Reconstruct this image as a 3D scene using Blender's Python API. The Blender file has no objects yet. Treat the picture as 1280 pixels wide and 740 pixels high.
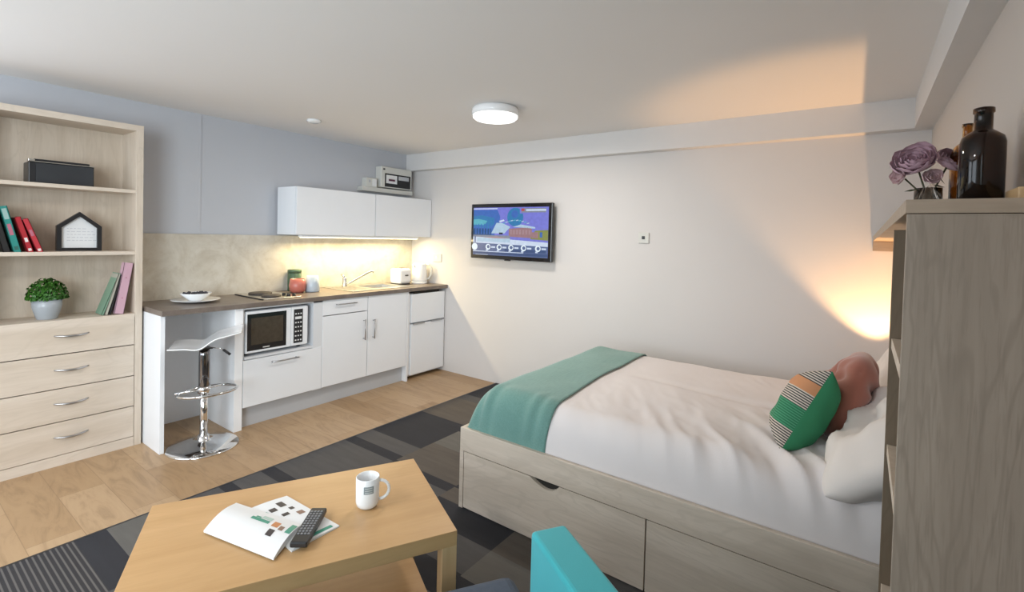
import bpy, bmesh, math, random
from mathutils import Vector, Matrix, noise
random.seed(7)
C = bpy.context.scene.collection
PI = math.pi
# ------------------------------------------------------------------ materials
def newmat(name):
    m = bpy.data.materials.new(name); m.use_nodes = True
    nt = m.node_tree; b = nt.nodes['Principled BSDF']
    return m, nt, b
def rgb(c): return (c[0], c[1], c[2], 1)
def mixc(nt, fac, a, b, mode='MIX'):
    n = nt.nodes.new('ShaderNodeMix'); n.data_type = 'RGBA'; n.blend_type = mode
    for k, v in ((0, fac), (6, a), (7, b)):
        if isinstance(v, (int, float)): n.inputs[k].default_value = v
        elif isinstance(v, tuple): n.inputs[k].default_value = rgb(v)
        else: nt.links.new(v, n.inputs[k])
    return n.outputs[2]
def coords(nt, scale=(1, 1, 1), rot=(0, 0, 0)):
    t = nt.nodes.new('ShaderNodeTexCoord'); mp = nt.nodes.new('ShaderNodeMapping')
    mp.inputs['Scale'].default_value = scale; mp.inputs['Rotation'].default_value = rot
    nt.links.new(t.outputs['Object'], mp.inputs['Vector']); return mp.outputs[0]
def noise_n(nt, vec, scale, detail=4, rough=.55, dist=0):
    n = nt.nodes.new('ShaderNodeTexNoise'); n.inputs['Scale'].default_value = scale
    n.inputs['Detail'].default_value = detail; n.inputs['Roughness'].default_value = rough
    n.inputs['Distortion'].default_value = dist
    nt.links.new(vec, n.inputs['Vector']); return n.outputs['Fac']
def ramp(nt, fac, stops, interp='LINEAR'):
    r = nt.nodes.new('ShaderNodeValToRGB'); r.color_ramp.interpolation = interp
    e = r.color_ramp.elements
    e[0].position = stops[0][0]; e[0].color = rgb(stops[0][1])
    e[1].position = stops[-1][0]; e[1].color = rgb(stops[-1][1])
    for p, c in stops[1:-1]:
        x = e.new(p); x.color = rgb(c)
    nt.links.new(fac, r.inputs[0]); return r.outputs[0]
def bump(nt, b, fac, strength=.1, dist=.002):
    n = nt.nodes.new('ShaderNodeBump'); n.inputs['Strength'].default_value = strength
    n.inputs['Distance'].default_value = dist
    nt.links.new(fac, n.inputs['Height']); nt.links.new(n.outputs[0], b.inputs['Normal'])
def plain(name, col, rough=.5, metal=0, var=.04, vscale=6, emit=0, bmp=0, bscale=200, **kw):
    m, nt, b = newmat(name)
    v = noise_n(nt, coords(nt), vscale, 3)
    lo = tuple(max(0, c*(1-var)) for c in col); hi = tuple(min(1, c*(1+var)) for c in col)
    o = mixc(nt, v, lo, hi); nt.links.new(o, b.inputs['Base Color'])
    b.inputs['Roughness'].default_value = rough; b.inputs['Metallic'].default_value = metal
    if emit:
        b.inputs['Emission Color'].default_value = rgb(col); b.inputs['Emission Strength'].default_value = emit
    if bmp: bump(nt, b, noise_n(nt, coords(nt), bscale, 2), bmp)
    for k, v in kw.items(): b.inputs[k.replace('_', ' ')].default_value = v
    return m
def wood(name, c1, c2, axis, fine=60, rough=.5, contrast=1.0, streak=14):
    m, nt, b = newmat(name)
    s = [1.0, 1.0, 1.0]; s['xyz'.index(axis)] = .06
    v1 = coords(nt, tuple(s))
    n1 = noise_n(nt, v1, streak, 5, .6, .6)
    n2 = noise_n(nt, v1, fine*2, 3, .6)
    s2 = [1.0, 1.0, 1.0]; s2['xyz'.index(axis)] = .22
    n3 = noise_n(nt, coords(nt, tuple(s2)), 4, 3, .5, 1.2)
    w = nt.nodes.new('ShaderNodeMath'); w.operation = 'SINE'
    mu = nt.nodes.new('ShaderNodeMath'); mu.operation = 'MULTIPLY'; mu.inputs[1].default_value = 70
    nt.links.new(n3, mu.inputs[0]); nt.links.new(mu.outputs[0], w.inputs[0])
    a = ramp(nt, n1, [(.3, c1), (.7, c2)])
    d = tuple(c*(1-.14*contrast) for c in c1)
    f1 = nt.nodes.new('ShaderNodeMapRange'); f1.inputs[1].default_value = .5; f1.inputs[2].default_value = 1; f1.inputs[4].default_value = .35*contrast
    nt.links.new(w.outputs[0], f1.inputs[0])
    o = mixc(nt, f1.outputs[0], a, d)
    f2 = nt.nodes.new('ShaderNodeMapRange'); f2.inputs[1].default_value = .5; f2.inputs[2].default_value = .72; f2.inputs[4].default_value = .5*contrast
    nt.links.new(n2, f2.inputs[0])
    o = mixc(nt, f2.outputs[0], o, d)
    nt.links.new(o, b.inputs['Base Color']); b.inputs['Roughness'].default_value = rough
    bump(nt, b, n2, .12, .001)
    return m
def emitm(name, col, s=1):
    m, nt, b = newmat(name)
    b.inputs['Base Color'].default_value = (0, 0, 0, 1); b.inputs['Roughness'].default_value = .3
    n = noise_n(nt, coords(nt), 30, 2)
    o = mixc(nt, n, tuple(c*.8 for c in col), tuple(min(1, c*1.15) for c in col))
    nt.links.new(o, b.inputs['Emission Color']); b.inputs['Emission Strength'].default_value = s
    return m
M = {}
M['wall'] = plain('wall_paint', (.70, .675, .66), .9, var=.02, vscale=1.5, bmp=.05, bscale=90)
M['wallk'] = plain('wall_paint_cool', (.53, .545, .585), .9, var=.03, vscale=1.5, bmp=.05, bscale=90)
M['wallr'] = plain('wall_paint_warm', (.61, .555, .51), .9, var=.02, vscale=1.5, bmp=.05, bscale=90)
M['ceil'] = plain('ceiling_paint', (.86, .835, .815), .92, var=.02, vscale=1)
M['trim'] = plain('trim_paint', (.73, .715, .705), .85, var=.02)
M['white'] = plain('white_laminate', (.86, .885, .92), .32, var=.015)
M['alcove'] = plain('white_alcove_panel', (.92, .93, .95), .5, var=.01)  # whiter than the carcass, lifts the dark knee space by colour
M['elmshade'] = wood('elm_in_shade', (.17, .125, .08), (.23, .175, .12), 'z', 60, .6, .8)  # same elm darkened, the bookcase interior's shade put into the colour
M['carc'] = plain('white_carcass', (.74, .76, .79), .5, var=.02)
M['plinth'] = plain('grey_plinth', (.50, .52, .55), .45, var=.03)
M['steel'] = plain('brushed_steel', (.62, .61, .58), .28, 1, .06)
M['chrome'] = plain('chrome', (.80, .80, .80), .07, 1, .02)
M['handle'] = plain('satin_nickel', (.45, .45, .46), .3, 1, .05)
M['black'] = plain('black_plastic', (.018, .018, .02), .35, var=.2)
M['blackg'] = plain('black_gloss', (.012, .012, .014), .08, var=.1)
M['grille'] = plain('black_mesh', (.028, .03, .034), .75, var=.3, bmp=.5, bscale=900)
M['iron'] = plain('cast_iron', (.05, .04, .035), .5, var=.3)
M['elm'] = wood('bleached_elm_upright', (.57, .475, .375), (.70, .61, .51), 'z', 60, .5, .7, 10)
M['elmh'] = wood('bleached_elm_level', (.62, .525, .425), (.73, .64, .545), 'y', 60, .5, .7, 12)
M['elmbed'] = wood('bleached_elm_bed', (.53, .455, .37), (.66, .58, .49), 'x', 60, .5, .9)
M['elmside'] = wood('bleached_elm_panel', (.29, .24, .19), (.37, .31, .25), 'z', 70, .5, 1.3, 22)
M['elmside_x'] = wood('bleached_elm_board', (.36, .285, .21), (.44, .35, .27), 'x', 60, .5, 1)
M['oak'] = wood('oak_veneer', (.51, .305, .135), (.60, .375, .18), 'y', 80, .33, .45)
M['oakd'] = wood('oak_veneer_edge', (.58, .39, .20), (.67, .47, .26), 'y', 80, .4, .5)
M['ceramic'] = plain('white_ceramic', (.86, .87, .88), .12, var=.01)
M['paper'] = plain('paper', (.80, .81, .82), .6, var=.02)
M['duvet'] = plain('white_cotton', (.70, .66, .65), .95, var=.02, bmp=.15, bscale=260, Sheen_Weight=.2)
M['pillow'] = plain('pillow_cotton', (.74, .69, .65), .95, var=.03, bmp=.15, bscale=260)
M['mattress'] = plain('mattress_ticking', (.7, .7, .7), .95)
M['teal'] = plain('turquoise_wool', (.035, .42, .47), .85, var=.06, bmp=.3, bscale=500, Sheen_Weight=.3)
M['seat'] = plain('grey_blue_fabric', (.075, .092, .125), .9, var=.2, vscale=60, bmp=.3, bscale=500)
M['salmon'] = plain('salmon_velvet', (.36, .12, .08), .75, var=.2, vscale=9, Sheen_Weight=.6)
M['green'] = plain('green_fabric', (.03, .22, .10), .85, var=.1, bmp=.3, bscale=500)
M['coral'] = plain('coral_glaze', (.55, .17, .13), .3, var=.08)
M['bluew'] = plain('pale_blue_glaze', (.50, .58, .66), .25, var=.03)
M['dgreen'] = plain('dark_green_tin', (.06, .12, .07), .4, var=.3)
M['greyglaze'] = plain('grey_glaze', (.38, .41, .44), .25, var=.03)
M['leaf'] = plain('basil_leaf', (.035, .14, .012), .5, var=.6, vscale=60)
M['soil'] = plain('soil', (.03, .02, .015), .95, var=.3)
M['food'] = plain('dark_berries', (.02, .02, .035), .4, var=.5)
M['petal'] = plain('mauve_petal', (.60, .40, .47), .8, var=.25, vscale=30)
M['petal2'] = plain('pale_pink_petal', (.72, .52, .54), .8, var=.2, vscale=30)
M['petald'] = plain('plum_petal', (.10, .045, .07), .8, var=.3)
M['stem'] = plain('dark_stem', (.06, .07, .035), .6, var=.3)
M['cream'] = plain('cream_plastic', (.66, .66, .62), .45, var=.02)
M['gap'] = plain('shadow_gap', (.02, .018, .015), .9)  # near-black that paints the shade into gaps, slots and recesses
M['knob'] = plain('knob_black', (.02, .02, .02), .3)
def glassm(name, col, rough=.02, dens=0):
    m, nt, b = newmat(name)
    n = noise_n(nt, coords(nt), 8, 2)
    nt.links.new(mixc(nt, n, col, tuple(min(1, c*1.1) for c in col)), b.inputs['Base Color'])
    b.inputs['Roughness'].default_value = rough
    b.inputs['Transmission Weight'].default_value = 1; b.inputs['IOR'].default_value = 1.45
    return m
M['brown_glass'] = glassm('brown_glass', (.13, .065, .025))
M['amber_glass'] = glassm('amber_glass', (.55, .33, .12))
M['glass'] = glassm('clear_glass', (.9, .9, .88))
# worktop
def m_worktop():
    m, nt, b = newmat('brown_stone_laminate')
    n = noise_n(nt, coords(nt), 9, 6, .65, .5); n2 = noise_n(nt, coords(nt), 120, 2)
    o = ramp(nt, n, [(.3, (.115, .09, .075)), (.7, (.21, .17, .145))])
    o = mixc(nt, n2, o, (.25, .21, .18)); o2 = mixc(nt, .35, ramp(nt, n, [(.3, (.115, .09, .075)), (.7, (.21, .17, .145))]), o)
    nt.links.new(o2, b.inputs['Base Color']); b.inputs['Roughness'].default_value = .35; return m
M['worktop'] = m_worktop()
def m_splash():
    m, nt, b = newmat('cream_mottled_stone')
    n = noise_n(nt, coords(nt), 3.5, 8, .7, 1.0); n2 = noise_n(nt, coords(nt), 16, 6, .7)
    o = ramp(nt, n, [(.3, (.49, .44, .36)), (.5, (.62, .58, .50)), (.7, (.70, .67, .60))])
    o = mixc(nt, ramp(nt, n2, [(.5, (0, 0, 0)), (.75, (.45, .45, .45))]), o, (.47, .40, .30))
    nt.links.new(o, b.inputs['Base Color']); b.inputs['Roughness'].default_value = .4; return m
M['splash'] = m_splash()
def m_floor():
    m, nt, b = newmat('oak_plank_floor')
    br = nt.nodes.new('ShaderNodeTexBrick')
    br.offset = .37; br.inputs['Scale'].default_value = 1
    br.inputs['Brick Width'].default_value = 1.15; br.inputs['Row Height'].default_value = .19
    br.inputs['Mortar Size'].default_value = .0016; br.inputs['Mortar Smooth'].default_value = 0.3
    br.inputs['Color1'].default_value = (.39, .25, .13, 1); br.inputs['Color2'].default_value = (.49, .335, .195, 1)
    br.inputs['Mortar'].default_value = (.30, .19, .10, 1); br.inputs['Bias'].default_value = 0
    nt.links.new(coords(nt), br.inputs['Vector'])
    g = noise_n(nt, coords(nt, (.22, 1, 1)), 9, 7, .7, 2.2)
    o = mixc(nt, .75, br.outputs['Color'], ramp(nt, g, [(.34, (.68, .65, .62)), (.5, (.95, .93, .92)), (.62, (1.0, 1.0, 1.0))]), 'MULTIPLY')
    nt.links.new(o, b.inputs['Base Color']); b.inputs['Roughness'].default_value = .42
    bump(nt, b, g, .05); return m
M['floor'] = m_floor()
def m_carpet(name, c, c2=None, stripe=0, streak=.5):
    m, nt, b = newmat(name)
    c2 = c2 or tuple(x*1.35 for x in c)
    n = noise_n(nt, coords(nt), 420, 2); n2 = noise_n(nt, coords(nt, (.12, 1, 1)), 26, 4, .6)
    o = mixc(nt, n, tuple(x*.7 for x in c), tuple(x*1.3 for x in c))
    o = mixc(nt, ramp(nt, n2, [(.35, (0, 0, 0)), (.7, (streak,)*3)]), o, c2)
    if stripe:
        w = nt.nodes.new('ShaderNodeTexWave'); w.bands_direction = 'Y'; w.inputs['Scale'].default_value = stripe
        nt.links.new(coords(nt), w.inputs['Vector'])
        o = mixc(nt, ramp(nt, w.outputs['Fac'], [(.6, (0, 0, 0)), (.9, (1, 1, 1))]), o, (.12, .11, .105))
    nt.links.new(o, b.inputs['Base Color']); b.inputs['Roughness'].default_value = 1
    bump(nt, b, n, .6, .003); return m
CARP = [m_carpet('carpet_charcoal', (.022, .022, .027)), m_carpet('carpet_mid_grey', (.082, .078, .078), (.055, .053, .055)),
        m_carpet('carpet_light_grey', (.125, .118, .108), (.085, .078, .072)), m_carpet('carpet_taupe', (.10, .085, .072), (.06, .052, .048)),
        m_carpet('carpet_pinstripe', (.028, .026, .028), None, 17)]
def m_stripes():
    m, nt, b = newmat('striped_cushion_cloth')
    t = nt.nodes.new('ShaderNodeTexCoord'); sp = nt.nodes.new('ShaderNodeSeparateXYZ')
    nt.links.new(t.outputs['Object'], sp.inputs[0])
    # diagonal coordinate, woven fine stripes
    w = nt.nodes.new('ShaderNodeTexWave'); w.bands_direction = 'Y'; w.inputs['Scale'].default_value = 34
    nt.links.new(coords(nt), w.inputs['Vector'])
    st = ramp(nt, w.outputs['Fac'], [(.45, (.05, .05, .045)), (.6, (.66, .60, .52))])
    gs = ramp(nt, w.outputs['Fac'], [(.45, (.02, .17, .08)), (.65, (.07, .30, .16))])
    mr = nt.nodes.new('ShaderNodeMapRange'); mr.inputs[1].default_value = -.17; mr.inputs[2].default_value = .17
    nt.links.new(sp.outputs[1], mr.inputs[0])
    isg = ramp(nt, mr.outputs[0], [(0, (0, 0, 0)), (.22, (1, 1, 1)), (.5, (0, 0, 0)), (1, (0, 0, 0))], 'CONSTANT')
    iso = ramp(nt, mr.outputs[0], [(0, (0, 0, 0)), (.68, (1, 1, 1)), (.82, (0, 0, 0)), (1, (0, 0, 0))], 'CONSTANT')
    o = mixc(nt, isg, st, gs); o = mixc(nt, iso, o, (.58, .27, .13))
    nt.links.new(o, b.inputs['Base Color']); b.inputs['Roughness'].default_value = .9; return m
M['stripes'] = m_stripes()
def m_throw():
    m, nt, b = newmat('sea_green_throw')
    n = noise_n(nt, coords(nt), 3, 4, .6); n2 = noise_n(nt, coords(nt, (1, .15, 1)), 150, 2)
    o = ramp(nt, n, [(.3, (.14, .29, .26)), (.7, (.18, .35, .315))])
    o = mixc(nt, n2, o, (.10, .22, .19))
    nt.links.new(o, b.inputs['Base Color']); b.inputs['Roughness'].default_value = .85
    b.inputs['Sheen Weight'].default_value = .3
    bump(nt, b, n2, .4, .002); return m
M['throw'] = m_throw()

# ------------------------------------------------------------------ mesh helpers
class MB:
    def __init__(s): s.bm = bmesh.new(); s.mats = []; s.smooth = False
    def _mi(s, m):
        if m is None: return 0
        if m not in s.mats: s.mats.append(m)
        return s.mats.index(m)
    def _set(s, before, m, sm=False):
        i = s._mi(m)
        for f in s.bm.faces:
            if f not in before: f.material_index = i; f.smooth = sm
    def box(s, x0, x1, y0, y1, z0, z1, bev=0, m=None, seg=2, rot=None, piv=None):
        bf = set(s.bm.faces)
        r = bmesh.ops.create_cube(s.bm, size=1)
        for v in r['verts']:
            v.co = Vector(((x0+x1)/2+v.co.x*(x1-x0), (y0+y1)/2+v.co.y*(y1-y0), (z0+z1)/2+v.co.z*(z1-z0)))
        vs = r['verts']
        if bev:
            es = list({e for v in r['verts'] for e in v.link_edges})
            q = bmesh.ops.bevel(s.bm, geom=es, offset=bev, segments=seg, profile=.5, affect='EDGES')
            vs = list({v for f in s.bm.faces if f not in bf for v in f.verts})
        if rot is not None:
            p = Vector(piv) if piv else Vector(((x0+x1)/2, (y0+y1)/2, (z0+z1)/2))
            for v in vs: v.co = p + rot @ (v.co-p)
        s._set(bf, m, False); return s
    def prism(s, pts, axis, a0, a1, m=None):
        """pts: 2D outline in the two other axes (cyclic order), extruded along axis"""
        bf = set(s.bm.faces); n = len(pts)
        def P(p, a):
            if axis == 'x': return (a, p[0], p[1])
            if axis == 'y': return (p[0], a, p[1])
            return (p[0], p[1], a)
        A = [s.bm.verts.new(P(p, a0)) for p in pts]; B = [s.bm.verts.new(P(p, a1)) for p in pts]
        s.bm.faces.new(A); s.bm.faces.new(B[::-1])
        for i in range(n): s.bm.faces.new([A[i], B[i], B[(i+1) % n], A[(i+1) % n]])
        s._set(bf, m, False); return s
    def lathe(s, prof, c=(0, 0, 0), n=32, m=None, cap=True, ax=None):
        bf = set(s.bm.faces); rings = []
        R = ax.to_track_quat('Z', 'Y').to_matrix() if ax is not None else Matrix.Identity(3)
        c = Vector(c)
        for r, z in prof:
            if r < 1e-6: rings.append([s.bm.verts.new(c + R @ Vector((0, 0, z)))])
            else: rings.append([s.bm.verts.new(c + R @ Vector((r*math.cos(2*PI*k/n), r*math.sin(2*PI*k/n), z))) for k in range(n)])
        for a, b in zip(rings, rings[1:]):
            for k in range(n):
                k2 = (k+1) % n
                if len(a) == 1 and len(b) == 1: continue
                if len(a) == 1: s.bm.faces.new([a[0], b[k], b[k2]])
                elif len(b) == 1: s.bm.faces.new([a[k], a[k2], b[0]])
                else: s.bm.faces.new([a[k], a[k2], b[k2], b[k]])
        if cap:
            for rg in (rings[0], rings[-1]):
                if len(rg) > 1: s.bm.faces.new(rg)
        s._set(bf, m, True); return s
    def tube(s, pts, r, n=12, m=None, closed=False):
        bf = set(s.bm.faces); P = [Vector(p) for p in pts]; rings = []
        N = len(P); prev = None
        for i, p in enumerate(P):
            if closed: d = (P[(i+1) % N]-P[i-1]).normalized()
            else: d = ((P[i+1] if i < N-1 else P[i])-(P[i-1] if i > 0 else P[i])).normalized()
            if prev is None:
                u = d.cross(Vector((0, 0, 1)))
                if u.length < .1: u = d.cross(Vector((1, 0, 0)))
            else: u = prev - d*prev.dot(d)
            u.normalize(); prev = u; w = d.cross(u)
            rr = r[i] if isinstance(r, (list, tuple)) else r
            rings.append([s.bm.verts.new(p+u*rr*math.cos(2*PI*k/n)+w*rr*math.sin(2*PI*k/n)) for k in range(n)])
        for i in range(N if closed else N-1):
            a = rings[i]; b = rings[(i+1) % N]
            for k in range(n): s.bm.faces.new([a[k], a[(k+1) % n], b[(k+1) % n], b[k]])
        if not closed: s.bm.faces.new(rings[0]); s.bm.faces.new(rings[-1])
        s._set(bf, m, True); return s
    def quad(s, pts, m=None, sm=False):
        f = s.bm.faces.new([s.bm.verts.new(p) for p in pts]); f.material_index = s._mi(m); f.smooth = sm; return s
    def grid(s, fn, nu, nv, m=None, closed_u=False):
        bf = set(s.bm.faces)
        V = [[s.bm.verts.new(fn(i/nu, j/nv)) for j in range(nv+1)] for i in range(nu+1)]
        for i in range(nu):
            for j in range(nv): s.bm.faces.new([V[i][j], V[i+1][j], V[i+1][j+1], V[i][j+1]])
        s._set(bf, m, True); return s
    def build(s, name, mat=None, parent=None, off=None, weld=False, mods=None):
        if weld: bmesh.ops.remove_doubles(s.bm, verts=s.bm.verts, dist=1e-5)
        bmesh.ops.recalc_face_normals(s.bm, faces=s.bm.faces)
        if off is None and parent is not None: off = OFF.get(parent.name, Vector())
        if off is None: off = Vector()
        for v in s.bm.verts: v.co -= off
        me = bpy.data.meshes.new(name); s.bm.to_mesh(me); s.bm.free()
        for mm in (s.mats if s.mats else [mat]): me.materials.append(mm)
        o = bpy.data.objects.new(name, me); C.objects.link(o)
        if parent is not None: o.parent = parent
        else: o.location = off
        OFF[o.name] = off
        if mods: mods(o)
        return o
OFF = {}
def thing(name, label, cat, loc=(0, 0, 0), rz=0, group=None, local=False):
    o = bpy.data.objects.new(name, None); C.objects.link(o); o.empty_display_size = .05
    o.location = loc; o.rotation_euler = (0, 0, rz); o['label'] = label; o['category'] = cat
    if group: o['group'] = group
    OFF[o.name] = Vector() if local else Vector(loc)
    return o
def tag(o, label, cat, group=None, kind=None):
    o['label'] = label; o['category'] = cat
    if group: o['group'] = group
    if kind: o['kind'] = kind
    return o
def struct(name, mb, mat, **k):
    o = mb.build(name, mat, **k); o['kind'] = 'structure'; return o
def bxp(name, dims, mat, parent=None, bev=0.0, off=None):
    return MB().box(*dims, bev=bev).build(name, mat, parent, off=off)

# ------------------------------------------------------------------ setting
R_ = 4.36; ZC = 2.276; YB = -5.6
struct('floor', MB().box(-.1, R_+.1, YB, .1, -.05, 0), M['floor'])
struct('ceiling', MB().box(-.1, R_+.1, YB, .1, ZC, ZC+.08), M['ceil'])
struct('wall_far', MB().box(-.1, R_+.1, 0, .1, 0, ZC), M['wall'])
struct('wall_left', MB().box(-.1, 0, YB, 0, 0, ZC), M['wallk'])
struct('trim_3', MB().box(0, .005, YB, -2.109, 1.376, ZC).box(0, .005, YB, -2.546, 0, 1.376), M['wallk'])
struct('wall_right', MB().box(R_, R_+.1, YB, 0, 0, ZC), M['wallr'])
struct('trim_1', MB().box(0, R_, -.09, 0, 2.10, ZC), M['trim'])
struct('trim_2', MB().box(4.275, R_, YB, -.09, 2.10, ZC), M['trim'])
struct('wall_back', MB().box(2.4, R_+.1, YB-.1, YB, 0, ZC).box(-.1, .3, YB-.1, YB, 0, ZC).box(.3, 2.4, YB-.1, YB, 0, .5).box(.3, 2.4, YB-.1, YB, 2.15, ZC), M['wallr'])
# carpet tiles (columns 0.5 m wide, strips of differing width)
cols = {
 0: [0, (-.44, 0), (-.56, 1), (-.98, 3), (-1.46, 0), (-1.607, 1), (-1.69, 0), (-2.18, 1), (-2.26, 0), (-2.42, 1), (-2.49, 0), (-2.65, 1), (-2.78, 0), (-2.975, 2), (-3.088, 0), (-3.6, 4), (-3.75, 0), (-4.3, 1), (-5.5, 3)],
 1: [0, (-.45, 1), (-1.09, 0), (-1.34, 2), (-1.665, 3), (-1.74, 0), (-1.93, 1), (-2.3, 2), (-2.42, 0), (-2.9, 3), (-3.3, 1), (-3.55, 0), (-4.3, 2), (-5.5, 1)],
 2: [0, (-.8, 1), (-1.68, 0), (-1.80, 3), (-1.985, 0), (-2.18, 1), (-2.33, 0), (-2.7, 2), (-3.05, 4), (-3.4, 0), (-4.4, 1), (-5.5, 2)],
 3: [0, (-.8, 1), (-1.75, 0), (-1.985, 3), (-2.19, 2), (-2.5, 0), (-2.9, 3), (-3.4, 1), (-4.4, 0), (-5.5, 2)],
 4: [0, (-.8, 1), (-1.6, 2), (-1.9, 1), (-2.3, 4), (-2.9, 2), (-3.4, 1), (-4.4, 0), (-5.5, 3)],
 5: [0, (-.8, 1), (-1.6, 2), (-2.1, 0), (-2.6, 1), (-3.4, 2), (-4.4, 0), (-5.5, 3)]}
cb = MB()
xe = [1.25, 1.745, 2.25, 2.755, 3.255, 3.755, 4.355]
for k, L in cols.items():
    y = -.001
    for (y2, mi) in L[1:]:
        cb.box(xe[k], xe[k+1], y2, y, .0002, .005, m=CARP[mi]); y = y2
tag(cb.build('carpet'), 'charcoal, grey and taupe strip-patterned carpet laid beside the oak plank floor', 'carpet')
tag(MB().box(1.238, 1.25, -5.5, -.001, .0002, .0055, .001).build('floor_strip', M['black']), 'thin dark edging strip between the oak floor and the carpet', 'edging strip')

# ------------------------------------------------------------------ kitchen
XF = .555
wt = MB()
SB = (.14, .40, -.80, -.50)   # sink bowl hole
wt.box(.012, .577, -2.54, SB[2], .866, .9, .002).box(.012, .577, SB[3], -.002, .866, .9, .002)
wt.box(.012, SB[0], SB[2], SB[3], .866, .9).box(SB[1], .577, SB[2], SB[3], .866, .9)
tag(wt.build('worktop', M['worktop']), 'long dark brown stone-effect worktop over the white kitchen units', 'worktop')
tag(bxp('backsplash', (.012, .02, -2.545, -.001, .9, 1.375), M['splash']), 'cream mottled splashback panel on the wall above the brown worktop', 'splashback')
tag(bxp('end_panel', (.012, XF, -2.54, -2.515, 0, .866), M['white'], bev=.001), 'white upright end panel under the worktop beside the wooden bookcase', 'panel')
tag(bxp('back_panel', (.012, .03, -2.515, -2.10, .0, .866), M['alcove']), 'white back panel in the knee space behind the bar stool', 'panel')
tag(bxp('divider_panel', (.012, XF, -2.10, -2.045, 0, .866), M['alcove'], bev=.001), 'white upright panel between the bar stool space and the microwave', 'panel')
def bar_handle(parent, p0, p1, out=(.028, 0, 0), r=.005):
    a, b, o = Vector(p0), Vector(p1), Vector(out); d = (b-a).normalized()*.012
    return MB().tube([a+o, b+o], r, 10).tube([a+d, a+d+o], r*.8, 8).tube([b-d, b-d+o], r*.8, 8).build('handle', M['handle'], parent)
g = 'white kitchen base units in a row'
u = thing('base_cabinet', 'white base unit holding the microwave above a single deep drawer', 'cabinet', (.3, -1.74, 0), group=g)
MB().box(.012, XF-.02, -2.043, -2.028, .15, .864).box(.012, XF-.003, -1.505, -1.425, .15, .864).box(.012, XF-.02, -2.028, -1.505, .15, .165)\
    .box(.012, XF-.005, -2.028, -1.505, .495, .512).box(.012, .025, -2.028, -1.505, .165, .864).box(.02, XF-.003, -2.043, -1.425, .852, .865).build('carcass', M['carc'], u)
d = bxp('drawer', (XF-.018, XF, -2.040, -1.432, .155, .49), M['white'], u, .0015)
bar_handle(d, (XF, -1.848, .45), (XF, -1.638, .45))
u = thing('base_cabinet', 'white base unit with one narrow drawer above a door', 'cabinet', (.3, -1.21, 0), group=g)
MB().box(.012, XF-.02, -1.42, -1.405, .15, .864).box(.012, XF-.02, -.995, -.98, .15, .864).box(.012, XF-.02, -1.405, -.995, .15, .165).box(.012, XF-.02, -1.405, -.995, .70, .715).box(.012, .025, -1.405, -.995, .165, .864).build('carcass', M['carc'], u)
d = bxp('drawer', (XF-.018, XF, -1.424, -.989, .738, .862), M['white'], u, .0015)
bar_handle(d, (XF, -1.315, .82), (XF, -1.12, .82))
d = bxp('door', (XF-.018, XF, -1.424, -.989, .155, .731), M['white'], u, .0015)
bar_handle(d, (XF, -1.03, .665), (XF, -1.03, .485))
u = thing('base_cabinet', 'white base unit with a single full height door under the sink', 'cabinet', (.3, -.76, 0), group=g)
MB().box(.012, XF-.02, -.978, -.963, .15, .73).box(.012, XF-.02, -.55, -.535, .15, .864).box(.012, XF-.02, -.963, -.55, .15, .165).box(.012, .025, -.963, -.55, .165, .73).build('carcass', M['carc'], u)
d = bxp('door', (XF-.018, XF, -.983, -.535, .155, .862), M['white'], u, .0015)
bar_handle(d, (XF, -.93, .655), (XF, -.93, .482))
tag(bxp('plinth', (.485, .50, -2.045, -.535, 0, .149), M['plinth']), 'long grey plinth under the white base units', 'plinth')
tag(bxp('filler_panel', (.012, XF, -.532, -.512, 0, .864), M['white'], bev=.001), 'narrow white upright panel between the sink unit and the fridge', 'panel')
f = thing('fridge', 'white under-counter fridge in the corner with upper and lower doors', 'fridge', (.3, -.25, 0))
bxp('cabinet_body', (.05, .50, -.505, -.012, .02, .84), M['carc'], f, .004)
d = bxp('freezer_door', (.502, .548, -.470, -.014, .555, .835), M['white'], f, .004)
bxp('door_grip', (.535, .5485, -.44, -.10, .8355, .855), M['gap'], d)
d = bxp('door', (.502, .548, -.470, -.014, .045, .54), M['white'], f, .004)
bxp('door_grip', (.5485, .562, -.45, -.30, .536, .549), M['handle'], d, .002); bxp('door_grip', (.5485, .562, -.21, -.05, .539, .552), M['handle'], d, .002)
bxp('hinge_strip', (.502, .535, -.505, -.474, .045, .84), M['white'], f, .003)
for fx_ in (.08, .44):
    for fy_ in (-.48, -.08): MB().lathe([(.016, 0), (.016, .02)], (fx_, fy_, 0), 12).build('foot', M['black'], f)
# upper cabinets
g = 'white wall cupboards above the sink'
XU = .315; ZU0 = 1.386; ZU1 = 1.784
for (y0, y1, lab) in ((-1.526, -.735, 'wide white wall cupboard above the sink, left one with visible side'), (-.733, -.004, 'white wall cupboard above the kettle, right one in the corner')):
    u = thing('wall_cabinet', lab, 'cabinet', (.15, (y0+y1)/2, ZU0), group=g)
    bxp('carcass', (.021, XU-.02, y0, y1, ZU0, ZU1), M['white'], u, .001)
    bxp('door', (XU-.018, XU, y0+.002, y1-.003, ZU0+.002, ZU1-.001), M['white'], u, .0015)
ul = thing('under_cabinet_light', 'slim warm strip light glowing under the white wall cupboards', 'light', (.2, -.83, 1.37))
bxp('housing', (.235, .285, -1.46, -.16, 1.368, 1.384), M['white'], ul)
M['warmled'] = emitm('warm_lens', (1, .80, .45), 6)
bxp('diffuser', (.24, .28, -1.45, -.17, 1.362, 1.367), M['warmled'], ul)
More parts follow.
